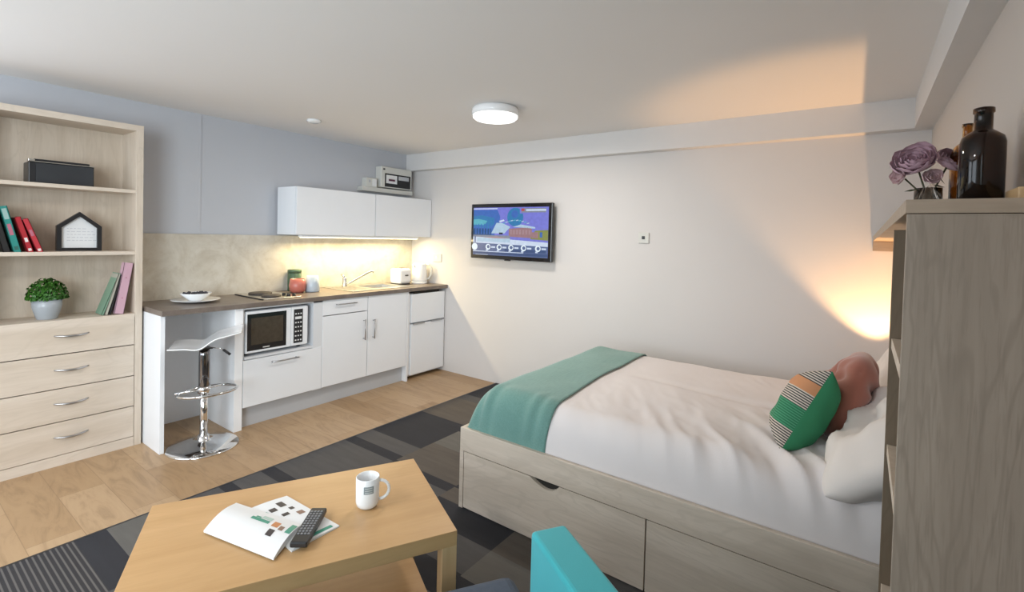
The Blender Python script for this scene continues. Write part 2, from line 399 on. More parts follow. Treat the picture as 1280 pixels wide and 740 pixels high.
# handle-less door pull lips omitted; microwave
mw = thing('microwave', 'white microwave with black glass door and dark keypad in the base unit', 'microwave', (.35, -1.79, .512))
bxp('casing', (.12, .53, -2.022, -1.548, .532, .835), M['white'], mw, .006)
dr = bxp('door', (.53, .545, -2.020, -1.685, .535, .832), M['white'], mw, .003)
bxp('door_glass', (.5455, .547, -2.012, -1.725, .552, .815), M['blackg'], dr)
M['mwwin'] = plain('microwave_window', (.06, .048, .035), .15, var=.4, vscale=30)
bxp('window_mesh', (.5472, .5476, -1.985, -1.75, .592, .785), M['mwwin'], dr)
bxp('brand_plate', (.5472, .5478, -1.90, -1.85, .562, .570), M['cream'], dr)
cp = bxp('control_panel', (.53, .545, -1.683, -1.55, .535, .832), M['white'], mw, .003)
bxp('keypad', (.5455, .5465, -1.665, -1.592, .555, .815), M['black'], cp)
for r in range(7):
    for c in range(3):
        if r in (1,): continue
        bxp('button', (.5467, .5472, -1.655+c*.021, -1.643+c*.021, .775-r*.034, .785-r*.034), M['paper'], cp)
bxp('display', (.5467, .5474, -1.655, -1.602, .738, .758), M['paper'], cp)
for x in (.16, .48):
    for y in (-1.99, -1.59): MB().lathe([(.014, .512), (.014, .532)], (x, y, 0), 12).build('foot', M['black'], mw)
# hob
hb = thing('hob', 'two-ring electric hob with black hotplates set on the worktop', 'hob', (.28, -1.72, .9))
MB().box(.07, .485, -1.87, -1.57, .9, .906, .002).build('hob_top', M['steel'], hb)
MB().box(.062, .492, -1.882, -1.87, .9, .908, .001).build('trim_edge', M['black'], hb)
for (x, y, r) in ((.18, -1.74, .085), (.37, -1.75, .07)):
    MB().lathe([(r, .906), (r, .918), (r-.006, .921), (0, .921)], (x, y, 0), 32).build('hotplate', M['iron'], hb)
for y, x in ((-1.645, .43), (-1.60, .43), (-1.645, .36)):
    MB().lathe([(.015, .906), (.013, .926), (0, .926)], (x, y, 0), 16).build('control_knob', M['knob'], hb)
# jars
tag(MB().lathe([(.045, 0), (.062, .02), (.066, .06), (.058, .115), (.054, .115), (.06, .06), (.05, .02), (0, .015)], (.22, -1.45, .9), 32).build('jar', M['coral']), 'coral pink ceramic jar on the worktop beside the hob', 'jar', None)
tag(MB().lathe([(.054, 0), (.061, .01), (.057, .065), (.048, .137), (.045, .137), (.053, .065), (.055, .015), (0, .012)], (.245, -1.33, .9), 32).build('jar', M['bluew']), 'pale blue-white jar standing right of the coral jar', 'jar')
j = thing('canister', 'dark green canister standing behind the coral and pale blue jars', 'canister', (.085, -1.40, .9))
MB().lathe([(.052, 0), (.055, .005), (.055, .155), (.05, .16), (0, .16)], (.085, -1.40, .9), 28).build('can_body', M['dgreen'], j)
MB().lathe([(.056, .155), (.056, .18), (.052, .184), (0, .184)], (.085, -1.40, .9), 28).build('lid', M['dgreen'], j)
# plate, bowl, berries
tag(MB().lathe([(.06, 0), (.08, .004), (.148, .018), (.15, .021), (.08, .009), (0, .008)], (.27, -2.235, .9), 48).build('plate', M['ceramic']), 'wide white plate on the left end of the brown worktop', 'plate')
tag(MB().lathe([(.04, 0), (.045, .006), (.09, .045), (.096, .055), (.092, .055), (.085, .043), (.04, .012), (0, .011)], (.27, -2.235, .909), 40).build('bowl', M['ceramic']), 'small white bowl of dark berries standing on the white plate', 'bowl')
bb = MB()
for k in range(60):
    a = random.random()*2*PI; r = .075*math.sqrt(random.random())
    bmesh.ops.create_icosphere(bb.bm, subdivisions=1, radius=.0095, matrix=Matrix.Translation((.27+r*math.cos(a), -2.235+r*math.sin(a), .957+.006*random.random())))
tag(bb.build('berries', M['food']), 'dark berries heaped in the small white bowl', 'berries', kind='stuff')
# sink
sk = thing('sink', 'stainless steel inset sink with drainer beside the lever tap', 'sink', (.25, -.72, .9))
s_ = MB()
x0, x1, y0, y1 = .05, .49, -1.10, -.40
for a in ((x0, x1, y0, SB[2]+.001), (x0, x1, SB[3]-.001, y1), (x0, SB[0]+.001, SB[2], SB[3]), (SB[1]-.001, x1, SB[2], SB[3])): s_.box(*a, .9002, .905)
s_.build('rim', M['steel'], sk)
bw = MB(); zb = .76; a0, a1, b0, b1 = SB[0]+.002, SB[1]-.002, SB[2]+.002, SB[3]-.002; t_ = .012
A = [(a0, b0), (a1, b0), (a1, b1), (a0, b1)]; Bq = [(a0+t_, b0+t_), (a1-t_, b0+t_), (a1-t_, b1-t_), (a0+t_, b1-t_)]
for k in range(4):
    k2 = (k+1) % 4; bw.quad([(*A[k], .904), (*A[k2], .904), (*Bq[k2], zb), (*Bq[k], zb)])
bw.quad([(*p, zb) for p in Bq]); bw.build('bowl', M['steel'], sk)
dm = MB()
for k in range(6): dm.box(.12, .42, -1.06+k*.038, -1.05+k*.038, .905, .908, .001)
dm.build('drainer_ribs', M['steel'], sk)
tp = thing('tap', 'chrome single-lever mixer tap with long slanting spout at the sink', 'tap', (.10, -.91, .905))
MB().lathe([(.026, 0), (.026, .006), (.02, .01), (.02, .075), (.016, .085), (0, .087)], (.10, -.91, .905), 24).build('body', M['handle'], tp)
MB().tube([(.105, -.905, .925), (.13, -.87, .94), (.20, -.72, 1.035), (.215, -.69, 1.048), (.222, -.675, 1.042), (.224, -.672, 1.03)], [.012, .011, .010, .010, .010, .009], 12).build('spout', M['handle'], tp)
MB().tube([(.10, -.91, .985), (.095, -.915, 1.0), (.075, -.935, 1.02)], [.014, .012, .007], 12).build('lever', M['handle'], tp)
# toaster
t = thing('toaster', 'white two-slot toaster on the worktop beside the kettle', 'toaster', (.25, -.33, .9))
MB().box(.15, .31, -.42, -.255, .908, 1.065, .032, seg=5).build('casing', M['ceramic'], t)
MB().box(.175, .285, -.385, -.362, 1.0645, 1.067).box(.175, .285, -.315, -.292, 1.0645, 1.067).build('slots', M['gap'], t)
MB().box(.31, .33, -.35, -.32, .99, 1.002, .003).build('lever', M['black'], t)
MB().box(.16, .30, -.41, -.265, .9, .91, .003).build('base', M['black'], t)
# kettle
k_ = thing('kettle', 'white electric kettle with looped handle in the worktop corner', 'kettle', (.27, -.135, .9))
MB().lathe([(.084, 0), (.086, .02), (.08, .022)], (.285, -.13, .9), 32).build('power_base', M['ceramic'], k_)
MB().lathe([(.080, .022), (.083, .04), (.072, .195), (.064, .208), (.045, .214), (0, .216)], (.285, -.13, .9), 32).build('jug', M['ceramic'], k_)
MB().tube([(.345, -.09, 1.095), (.375, -.068, 1.10), (.392, -.058, 1.06), (.388, -.06, 1.0), (.368, -.072, .955), (.345, -.09, .945)], .010, 10).build('handle', M['cream'], k_)
MB().prism([(-.205, 1.06), (-.225, 1.098), (-.19, 1.098)], 'x', .27, .30).build('spout', M['ceramic'], k_)
# consumer unit on wall
cu = thing('consumer_unit', 'white fuse box with tinted window on the wall above the cupboards', 'fuse box', (0, -.3, 1.88))
bxp('enclosure', (0, .095, -.50, -.093, 1.885, 2.098), M['cream'], cu, .008)
wn = bxp('window_cover', (.0955, .099, -.455, -.115, 1.895, 2.03), M['blackg'], cu, .001)
bxp('breaker_row', (.0992, .1015, -.44, -.30, 1.93, 2.015), M['paper'], wn); bxp('main_switch', (.1016, .105, -.41, -.33, 1.955, 1.975), plain('plum_switch', (.10, .02, .05), .4), wn)
bxp('label_strip', (.0992, .1015, -.28, -.14, 1.975, 2.015), M['plinth'], wn)
bxp('knockout_screw', (.0955, .098, -.478, -.455, 2.062, 2.078), M['black'], cu)
tag(bxp('cable_trunking', (0, .085, -.715, -.07, 1.832, 1.874), M['cream'], bev=.002), 'white cable trunking on the wall under the fuse box', 'trunking')
sb = thing('socket_box', 'small white socket box on the trunking left of the fuse box', 'socket', (0, -.61, 1.875))
bxp('box', (0, .075, -.665, -.535, 1.875, 1.965), M['cream'], sb, .004)
bxp('switch_rocker', (.0755, .079, -.635, -.615, 1.92, 1.945), M['plinth'], sb); bxp('cover', (.0755, .079, -.595, -.545, 1.885, 1.955), M['paper'], sb)
# ------------------------------------------------------------------ bar stool
st = thing('bar_stool', 'white shell bar stool on chrome column in the kitchen knee space', 'bar stool', (.625, -2.318, 0))
cx, cy = .625, -2.318
MB().lathe([(.0, 0), (.204, 0), (.205, .006), (.198, .012), (.12, .026), (.05, .04), (.034, .05), (.032, .075), (0, .076)], (cx, cy, 0), 56).build('base', M['chrome'], st)
MB().lathe([(.0235, .05), (.0235, .40)], (cx, cy, 0), 28).build('column', M['chrome'], st)
MB().lathe([(.030, .36), (.032, .365), (.032, .60), (.028, .642), (0, .642)], (cx, cy, 0), 28).build('sleeve', plain('dark_chrome', (.28, .28, .29), .12, 1), st)
rg = []
for k in range(40):
    a = 2*PI*k/40; rg.append((cx+.06+.15*math.cos(a), cy+.165*math.sin(a), .375+.012*math.cos(a)))
fr = MB().tube(rg, .009, 10, closed=True).tube([(cx-.03, cy-.155, .372), (cx, cy-.02, .378), (cx, cy+.02, .378), (cx-.03, cy+.155, .372)], .007, 8)
fr.lathe([(.037, .355), (.037, .395)], (cx, cy, 0), 24).build('footrest', M['chrome'], st)
gl = MB().tube([(cx+.01, cy+.03, .645), (cx+.05, cy+.075, .636), (cx+.062, cy+.09, .625)], .004, 8).build('gas_lever', M['chrome'], st)
MB().tube([(cx+.06, cy+.088, .627), (cx+.085, cy+.122, .592)], .008, 10).build('lever_grip', M['black'], gl)
def stool_seat(u, v):
    tt = -.205+.405*u; w = -.165+.33*v
    k = max(0, min(1, (tt+.035)/.10)); k = k*k*(3-2*k)
    z = .662 + .05*k + max(0, tt-.05)*.22 - .010*math.exp(-((tt+.05)/.04)**2) + .012*abs(2*v-1)**3
    rc_ = 1-.10*abs(2*u-1)**4
    w *= rc_
    return Vector((cx+tt*.45+w*.89, cy+.02+tt*.89-w*.45, z))
def sol(th, sub=1):
    def f(o):
        m = o.modifiers.new('s', 'SOLIDIFY'); m.thickness = th; m.offset = 0
        if sub: m2 = o.modifiers.new('b', 'SUBSURF'); m2.levels = sub; m2.render_levels = sub
    return f
MB().grid(stool_seat, 24, 14).build('seat', M['ceramic'], st, mods=sol(.010))
bxp('seat_plate', (cx-.05, cx+.05, cy-.07, cy+.03, .642, .649), M['black'], st)

# ------------------------------------------------------------------ left bookcase
LX = .28
Y0, Y1 = -3.352, -2.552
bc = thing('bookcase', 'tall pale wooden bookcase with open shelves above four drawers', 'bookcase', (.146, -2.95, 0))
MB().box(.013, LX, Y1-.038, Y1, 0, 2.03, .001).build('side_panel', M['elm'], bc)
MB().box(.013, LX, Y0, Y0+.038, 0, 2.03, .001).build('side_panel', M['elm'], bc)
MB().box(.013, LX, Y0, Y1, 2.03, 2.067, .001).build('top_board', M['elmh'], bc)
MB().box(.013, .02, Y0+.038, Y1-.038, .0, 2.03).build('back_panel', M['elm'], bc)
for z in (1.632, 1.238): MB().box(.02, LX-.008, Y0+.038, Y1-.038, z, z+.022, .001).build('shelf', M['elmh'], bc)
MB().box(.02, LX-.002, Y0+.038, Y1-.038, .838, .86, .001).build('shelf', M['elmh'], bc)
zs = [(.661, .855), (.460, .655), (.263, .454), (.064, .257)]
for (a, b) in zs:
    d = MB().box(LX-.02, LX-.0005, Y0+.041, Y1-.041, a, b, .001).build('drawer', M['elmh'], bc)
    zc = (a+b)/2+.012
    pts = [(LX-.001+.024*math.sin(PI*k/12), -2.975+.155*k/12, zc-.006*math.sin(PI*k/12)) for k in range(13)]
    MB().tube(pts, [.004+.003*math.sin(PI*k/12) for k in range(13)], 10).build('handle', M['handle'], d)
MB().box(LX-.02, LX-.002, Y0+.04, Y1-.04, 0, .060).build('plinth_board', M['elmh'], bc)
MB().box(.02, LX-.021, Y0+.04, Y1-.04, .06, .838).build('drawer_box', M['gap'], bc)
# speaker
sp = thing('radio_speaker', 'black rectangular tabletop speaker on the upper bookcase shelf', 'speaker', (.16, -2.92, 1.655))
MB().box(.08, .215, -3.075, -2.785, 1.655, 1.775, .004).build('casing', M['black'], sp)
MB().box(.2155, .219, -3.045, -2.79, 1.660, 1.770, .001).build('grille', M['grille'], sp)
MB().box(.205, .222, -3.077, -2.784, 1.7745, 1.779, .001).box(.19, .222, -3.077, -3.05, 1.7745, 1.789, .002).build('chrome_trim', M['steel'], sp)
MB().box(.09, .19, -3.05, -2.80, 1.7755, 1.795, .004).build('top_panel', M['black'], sp)
# house frame
hf = thing('house_frame', 'small black house-shaped frame with white card on bookcase shelf', 'frame', (.16, -2.84, 1.26))
out = [(-2.944, 1.2605), (-2.732, 1.2605), (-2.732, 1.412), (-2.838, 1.50), (-2.944, 1.412)]
inn = [(-2.922, 1.279), (-2.754, 1.279), (-2.754, 1.402), (-2.838, 1.474), (-2.922, 1.402)]
fm = MB()
for k in range(5):
    k2 = (k+1) % 5; fm.prism([out[k], out[k2], inn[k2], inn[k]], 'x', .13, .16)
fm.build('frame', M['black'], hf)
MB().prism(inn, 'x', .135, .142).build('card', M['paper'], hf)
tx = MB()
for r in range(5):
    y = -2.895
    while y < -2.80+.03*(1 if r > 0 else 0):
        l = random.uniform(.008, .02); tx.box(.1421, .1424, y, y+l, 1.395-r*.018, 1.3985-r*.018); y += l+.006
tx.build('faint_writing', plain('faint_ink', (.55, .56, .6), .7), hf)
# books (leaning, cover boards + pages)
def book(name, label, yb, tilt, th, h, dep, col, x1=.255, z=1.2605, spine=None, group=None, cat='book'):
    """yb: y of the bottom right corner (+y side); tilt: lean in rad (positive: top leans to -y); built at origin standing"""
    o = thing(name, label, cat, (x1, yb, z), local=True, group=group)
    o.rotation_euler = (tilt, 0, 0)
    mc = plain(name+'_cover', col, .45, var=.08)
    MB().box(-dep, 0, -th, -th+.0025, 0, h).box(-dep, 0, -.0025, 0, 0, h).box(-.003, 0, -th, 0, 0, h).build('cover', mc, o)
    MB().box(-dep+.004, -.003, -th+.0025, -.0025, .003, h-.003).build('pages', M['paper'], o)
    if spine: spine(o, th, h)
    return o
def spine_marks(cols, hh):
    def f(o, th, h):
        k = 0
        for (a, b, w), c in zip(hh, cols):
            MB().box(.0002, .0008, -th*(.5+w/2), -th*(.5-w/2), h*a, h*b).build('spine_panel', c, o); k += 1
    return f
pl_teal = plain('pale_teal_print', (.30, .45, .42), .6); pl_pink = plain('pink_print', (.45, .14, .2), .6); pl_wh = plain('white_print', (.75, .7, .68), .6); pl_dk = plain('dark_print', (.03, .12, .10), .6)
g = 'books leaning on the middle shelf of the bookcase'
book('book', 'tall teal book with patterned spine leaning on the bookcase shelf', -3.107, .225, .032, .262, .17, (.025, .24, .21), spine=spine_marks([pl_teal, pl_pink, pl_dk], [(.72, .95, .6), (.38, .62, .5), (.06, .14, .5)]), group=g)
book('book', 'black book leaning behind the teal book on the shelf', -3.150, .225, .028, .235, .17, (.015, .015, .015), group=g)
book('book', 'narrow red book leaning against the teal book', -3.057, .27, .026, .205, .15, (.42, .02, .03), spine=spine_marks([pl_wh, pl_wh], [(.3, .42, .5), (.05, .12, .5)]), group=g)
book('book', 'rightmost red book, more tilted, on the middle shelf', -3.017, .33, .026, .20, .15, (.50, .035, .05), spine=spine_marks([pl_pink, pl_wh], [(.5, .68, .5), (.05, .12, .5)]), group=g)
g = 'books at the right of the lower shelf'
Z3 = .8605
book('ring_binder', 'pink file standing upright at the right of the lower shelf', -2.645, -.155, .048, .325, .05, (.60, .38, .46), x1=.262, z=Z3, spine=spine_marks([pl_pink, pl_pink], [(.3, .315, .15), (.7, .715, .15)]), cat='file')
book('book', 'slim dark book leaning beside the pink file', -2.708, -.235, .012, .255, .12, (.03, .03, .03), x1=.255, z=Z3, group=g)
book('book', 'slim cream book leaning between the dark and green books', -2.722, -.27, .017, .26, .12, (.45, .43, .36), x1=.25, z=Z3, group=g)
book('book', 'pale green book leaning leftmost beside the pink file', -2.741, -.33, .013, .27, .12, (.20, .34, .24), x1=.245, z=Z3, group=g)
# basil
bp = thing('potted_plant', 'bushy green herb in a pale grey pot on the bookcase', 'plant', (.175, -2.988, .86))
MB().lathe([(.043, 0), (.047, .004), (.066, .07), (.070, .12), (.065, .12), (.060, .07), (.04, .012), (0, .012)], (.175, -2.988, .86), 36).build('pot', M['greyglaze'], bp)
MB().lathe([(.064, .11), (0, .112)], (.175, -2.988, .86), 20, cap=False).build('soil', M['soil'], bp)
lf = MB(); cc = Vector((.175, -2.988, .99))
for k in range(1100):
    th = random.random()*2*PI; ph = math.acos(random.uniform(-.25, 1)); rr = random.uniform(.75, 1.0)
    d = Vector((math.sin(ph)*math.cos(th), math.sin(ph)*math.sin(th), math.cos(ph)))
    p = cc + Vector((d.x*.082, d.y*.096, d.z*.115-.0 if d.z > 0 else d.z*.05))*rr
    n = (d+Vector((random.uniform(-.5, .5), random.uniform(-.5, .5), random.uniform(-.1, .7)))).normalized()
    a = n.orthogonal().normalized(); a = Matrix.Rotation(random.random()*2*PI, 3, n) @ a; b = n.cross(a)
    s = random.uniform(.006, .012)
    lf.quad([p-a*s, p-b*s*.6+n*.002, p+a*s-n*s*.5, p+b*s*.6+n*.002], sm=True)
for k in range(26):
    a = random.random()*2*PI; r = random.random()*.05
    lf.tube([(.175+r*.5*math.cos(a), -2.988+r*.5*math.sin(a), .965), (.175+r*math.cos(a)*1.4, -2.988+r*1.4*math.sin(a), 1.05)], .0015, 5)
lf.build('foliage', M['leaf'], bp)

# ------------------------------------------------------------------ TV and wall things
tv = thing('television', 'black wall-mounted television showing a blue city view', 'television', (1.42, 0, 1.46))
TX0, TX1, TZ0, TZ1 = .961, 1.878, 1.202, 1.722
MB().box(TX0, TX1, -.098, -.06, TZ0, TZ1, .006).build('housing', M['blackg'], tv)
MB().box(1.2, 1.64, -.06, -.035, 1.3, 1.62, .01).build('rear_bulge', M['black'], tv)
MB().box(1.35, 1.5, -.035, 0, 1.38, 1.56).build('wall_bracket', M['black'], tv)
MB().box(1.37, 1.43, -.095, -.075, 1.192, 1.202, .002).build('sensor_bump', M['black'], tv)
sx0, sx1, sz0, sz1 = TX0+.03, TX1-.035, TZ0+.035, TZ1-.035
def SP(u, v, k=0): return (sx0+(sx1-sx0)*u, -.0985-.0002*k, sz0+(sz1-sz0)*v)
S = {k: emitm('screen_'+k, c, s) for k, c, s in (
 ('violet', (.19, .20, .68), 1.0), ('sky', (.05, .16, .55), .9), ('teal', (.03, .22, .50), .9), ('teald', (.01, .09, .28), .8), ('cyan', (.12, .50, .62), .9),
 ('pale', (.50, .68, .85), .9), ('orange', (.42, .24, .27), .8), ('pink', (.50, .33, .36), .8), ('olive', (.30, .33, .08), .8), ('greyb', (.30, .33, .42), .8),
 ('white', (.62, .72, .92), 1.0), ('bar', (.12, .18, .38), .8), ('bar2', (.05, .10, .26), .8), ('icon', (.75, .85, 1.0), 1.1), ('red', (.6, .1, .1), .8), ('dark', (.02, .03, .08), .6))}
scr = MB()
def poly(pts, k, col):
    scr.quad([SP(u, v, k) for u, v in pts], m=S[col])
def rect(u0, v0, u1, v1, k, col): poly([(u0, v0), (u1, v0), (u1, v1), (u0, v1)], k, col)
def disc(u, v, r, k, col, n=18, asp=.56): poly([(u+r*asp*math.cos(2*PI*i/n), v+r*math.sin(2*PI*i/n)) for i in range(n)], k, col)
rect(0, 0, 1, 1, 0, 'violet')
poly([(0, .42), (.30, .42), (.36, .62), (.38, .80), (.34, .95), (0, .95)], 1, 'sky'); disc(.58, .80, .19, 1, 'teal'); disc(.575, .86, .08, 2, 'sky')
poly([(0, .60), (.22, .56), (.30, .66), (.30, .78), (.12, .84), (0, .82)], 2, 'teal'); poly([(0, .64), (.16, .63), (.2, .72), (.08, .76), (0, .75)], 3, 'cyan')
rect(0, .42, .26, .56, 2, 'teald')
for i in range(6): rect(.03+i*.04, .44, .045+i*.04, .66, 3, 'sky')
poly([(.26, .46), (.44, .46), (.52, .60), (.40, .68), (.33, .68)], 3, 'pale'); poly([(.36, .72), (.43, .75), (.44, .72), (.38, .69)], 3, 'white')
for i in range(10): u_ = .42+i*.035; v_ = .66+.06*math.sin(i*.35); poly([(u_, v_), (u_+.03, v_+.012), (u_+.026, v_+.03), (u_-.003, v_+.016)], 4, 'pale' if i % 2 else 'cyan')
poly([(.50, .40), (.80, .38), (.80, .56), (.76, .60), (.50, .56)], 4, 'orange')
for i in range(7): rect(.52+i*.04, .45, .54+i*.04, .54, 5, 'pink')
poly([(.55, .60), (.84, .57), (.84, .60), (.66, .65)], 4, 'pale'); poly([(.78, .36), (1, .34), (1, .55), (.84, .53)], 5, 'olive'); rect(.80, .38, .88, .50, 6, 'orange'); rect(.90, .40, .93, .50, 6, 'sky')
rect(0, .34, .52, .42, 5, 'greyb'); poly([(.14, .37), (.34, .40), (.5, .36), (.5, .34), (.14, .34)], 6, 'pink'); rect(.37, .44, .42, .48, 6, 'dark')
poly([(0, .25), (1, .20), (1, .30), (0, .385)], 7, 'white'); rect(.02, .26, .04, .40, 8, 'bar'); rect(.06, .28, .52, .36, 8, 'pale')
poly([(0, 0), (1, 0), (1, .22), (0, .255)], 8, 'bar'); rect(0, .02, 1, .075, 9, 'bar2'); rect(.0, .07, .7, .085, 10, 'white'); rect(.45, .09, .98, .15, 9, 'bar2')
disc(.025, .17, .075, 10, 'icon')
for i, u_ in enumerate((.22, .375, .535, .70, .88)):
    disc(u_, .175, .062, 10, 'icon'); disc(u_+.004, .178, .036, 11, 'bar'); rect(u_+.045, .155, u_+.10, .19, 10, 'white'); rect(u_-.03, .09, u_+.0, .12, 11, 'white')
poly([(.64, .87), (.98, .87), (.98, .985), (.64, .985)], 8, 'violet'); rect(.66, .89, .97, .975, 9, 'greyb'); rect(.72, .92, .97, .955, 10, 'white'); rect(.66, .92, .70, .97, 10, 'red'); rect(.0, .965, .34, .985, 10, 'white')
rect(.04, .005, .22, .012, 11, 'white')
for f_ in scr.bm.faces: f_.normal_update()
o = scr.build('screen', None, tv)
sw = thing('thermostat', 'small square white wall switch with dark mark, right of television', 'switch', (2.66, 0, 1.43))
bxp('plate', (2.622, 2.708, -.012, 0, 1.393, 1.477), M['cream'], sw, .004); bxp('button', (2.652, 2.676, -.016, -.0122, 1.425, 1.449), M['black'], sw, .002)
so = thing('wall_socket', 'white wall socket just above the kettle on the far wall', 'socket', (.42, 0, 1.18))
bxp('plate', (.36, .48, -.010, 0, 1.13, 1.215), M['cream'], so, .003); bxp('rocker', (.40, .425, -.013, -.0102, 1.165, 1.19), M['paper'], so)
# ceiling light
cl = thing('ceiling_light', 'round white drum ceiling light glowing in the middle of the room', 'light', (2.04, -1.13, ZC))
MB().lathe([(.10, 0), (.15, -.005), (.158, -.02), (.158, -.05), (.150, -.056)], (2.04, -1.13, ZC), 48).build('housing', M['ceramic'], cl)
M['lens'] = emitm('white_lens', (1, .96, .90), 3)
MB().lathe([(.149, -.045), (.149, -.066), (.135, -.078), (.08, -.086), (0, -.088)], (2.04, -1.13, ZC), 48, cap=False).build('diffuser', M['lens'], cl)
sd = thing('smoke_alarm', 'small flat white disc on the ceiling above the kitchen', 'alarm', (.60, -1.56, ZC))
MB().lathe([(.05, 0), (.052, -.012), (.035, -.022), (0, -.024)], (.60, -1.56, ZC), 28).build('cover', M['ceramic'], sd)

# ------------------------------------------------------------------ bed
BX0, BX1, BY0, BY1, BZ = 2.40, 4.345, -1.81, -.31, .423
bd = thing('bed', 'double bed with pale wood-effect drawer base along the far wall', 'bed', (3.37, -1.06, 0))
T = .022
MB().box(BX0, BX1, BY0, BY0+T, .305, BZ, .0015).box(BX0, BX0+.025, BY0, BY0+T, .0055, .305).build('side_rail', M['elmbed'], bd)
MB().box(BX0, BX0+T, BY0+T, BY1, .0055, BZ, .0015).build('foot_board', M['elmbed'], bd)
MB().box(BX0, BX1, BY1-T, BY1, .0055, BZ, .0015).build('side_rail', M['elmbed'], bd)
MB().box(BX0+.05, BX1, BY0+.04, BY1-.05, .25, .285).build('slat_base', M['elmbed'], bd)
def drawer(x0, x1, cut):
    # front with a real crescent cut-out along its top edge
    y0, y1 = BY0+.001, BY0+.019; z0, z1 = .012, .3015
    pts = [(x0, z0), (x1, z0), (x1, z1)]
    if cut:
        a, b = cut
        for k in range(13):
            t = k/12; pts.append((b+(a-b)*t, z1-.034*math.sin(PI*min(1, t**.75))))
    pts.append((x0, z1))
    o = MB().prism(pts, 'y', y0, y1).build('drawer', M['elmbed'], bd)
    if cut: bxp('grip_shade', (cut[0]-.02, cut[1]+.02, y1+.001, y1+.003, .22, .304), M['gap'], o)  # dark sheet behind the cut-out stands for the shade inside
drawer(BX0+.028, 3.393, (2.835, 2.995)); drawer(3.399, BX1-.005, None)
bxp('mattress', (BX0+.11, BX1-.03, BY0+.11, BY1-.11, .29, .535), M['mattress'], bd, .05)
def prof(t, w):       # 0..1 rounding at distance t from edge
    t = min(max(t/w, 0), 1); return math.sqrt(max(0, 1-(1-t)**2.2))
def spacing(u):       # dense near both ends
    return .5-.5*math.cos(PI*u) if True else u
def bedsurf(x0, x1, lift, endx0=True, endx1=True):
    def f(u, v):
        y = BY0+.026+(BY1-BY0-.052)*(.5-.5*math.cos(PI*v))
        x = x0+(x1-x0)*((.5-.5*math.cos(PI*u)) if (endx0 and endx1) else (1-math.cos(PI/2*u) if endx0 else u))
        r = prof(y-(BY0+.026), .14)*prof(BY1-.026-y, .14)
        if endx0: r *= prof(x-x0, .13)
        n = noise.noise(Vector((x*2.2, y*2.2, 0)))*.010 + noise.noise(Vector((x*6, y*3, 3)))*.005
        fr = max(0, 1-(y-BY0)/.9)            # rumpled near side
        hd = max(0, (x-3.2)/1.0)
        q = noise.noise(Vector((x*7+y*4, y*1.5, 9)))
        n += fr*(.006+.060*hd)*(1-abs(q)*3.2)*.75 + hd*.010*noise.noise(Vector((x*4, y*9, 1)))
        n += .0018*(.2+fr+hd)*(1-abs(noise.noise(Vector((x*15+y*9, y*5-x*3, 2))))*4)
        # long soft crease
        n -= .012*math.exp(-((y-(-.98-.12*(x-3.2)))/.035)**2)*min(1, max(0, (x-2.95)*3))
        z = .40+(.222+lift+n*1.0)*r
        bulge = .0
        yy = y + (-.012*(1-r)*0)
        return Vector((x, y, z))
    return f
tag(MB().grid(bedsurf(2.72, BX1-.005, 0, False, False), 150, 120).build('duvet', M['duvet']), 'white rumpled cotton duvet covering the bed', 'duvet')
def throwf(u, v):
    p = bedsurf(BX0+.024, 2.80, .0, True, False)(u, v)
    x1 = 2.90-.05*v+.012*math.sin(v*9)
    x = BX0+.024+(x1-BX0-.024)*(1-math.cos(PI/2*u))
    y = p.y
    r = prof(y-(BY0+.026), .14)*prof(BY1-.026-y, .14)*prof(x-(BX0+.024), .13)
    n = noise.noise(Vector((x*2.2, y*2.2, 0)))*.010 + noise.noise(Vector((x*6, y*3, 3)))*.005
    fold = .010*max(0, 1-(y-BY0)/.22)*math.sin(x*55+math.sin(x*20)*2)
    z = .402+(.231+n+fold)*r
    yy = y-.005-fold*.5 if v < .5 else y
    return Vector((x, max(yy, BY0+.023), z))
tag(MB().grid(throwf, 60, 110).build('throw', M['throw'], mods=sol(.006, 0)), 'sea green throw blanket folded across the foot of the bed', 'blanket')
# pillows
def pillow(name, label, cat, w, h, t, loc, eul, mats, group=None, pinch=.10, wr=.006, seed=0, extra=None, p_=4, cr=0):
    root = thing(name, label, cat, loc, group=group, local=True) if extra else None
    def surf(sgn):
        def f(u, v):
            a = 2*u-1; b = 2*v-1
            # denser at rims
            a = math.sin(a*PI/2); b = math.sin(b*PI/2)
            X = w/2*a*(1-pinch*(1-b*b)*.6*abs(a)); Y = h/2*b*(1-pinch*(1-a*a)*.6*abs(b))
            X *= 1-cr*b**4; Y *= 1-cr*a**4
            e = max(0, (1-abs(a)**p_))*max(0, (1-abs(b)**p_))
            q = noise.noise(Vector((a*2.5+seed, b*2.5, sgn*4)))
            q += (.14*(1-abs(noise.noise(Vector((a*3+b*4, b*2-a, seed+7))))*4)) if name == 'pillow' else 0
            rad = math.atan2(b, a); gth = (.035*math.sin(rad*9+seed)+.02*math.sin(rad*17))*t if name == 'round_cushion' else 0
            Z = sgn*(t/2*e**.5 + wr*q*e*2 + gth*e*min(1, math.hypot(a, b)*1.5)*2)
            return Vector((X, Y, Z))
        return f
    mb = MB(); n = 36
    mb.grid(surf(1), n, n, m=mats[0]); mb.grid(surf(-1), n, n, m=mats[1])
    o = mb.build(name, None, weld=True)
    o.location = loc; o.rotation_euler = eul; tag(o, label, cat, group)
    return o
def lean(nx, ny, nz, roll=0):
    """rotation whose local +Z is the normal and local X lies along world Y-ish"""
    z = Vector((nx, ny, nz)).normalized(); x = Vector((0, -1, 0)); x = (x-z*x.dot(z)).normalized(); y = z.cross(x)
    Mx = Matrix((x, y, z)).transposed() @ Matrix.Rotation(roll, 3, 'Z')
    return Mx.to_euler()
g = 'white pillows at the bed head'
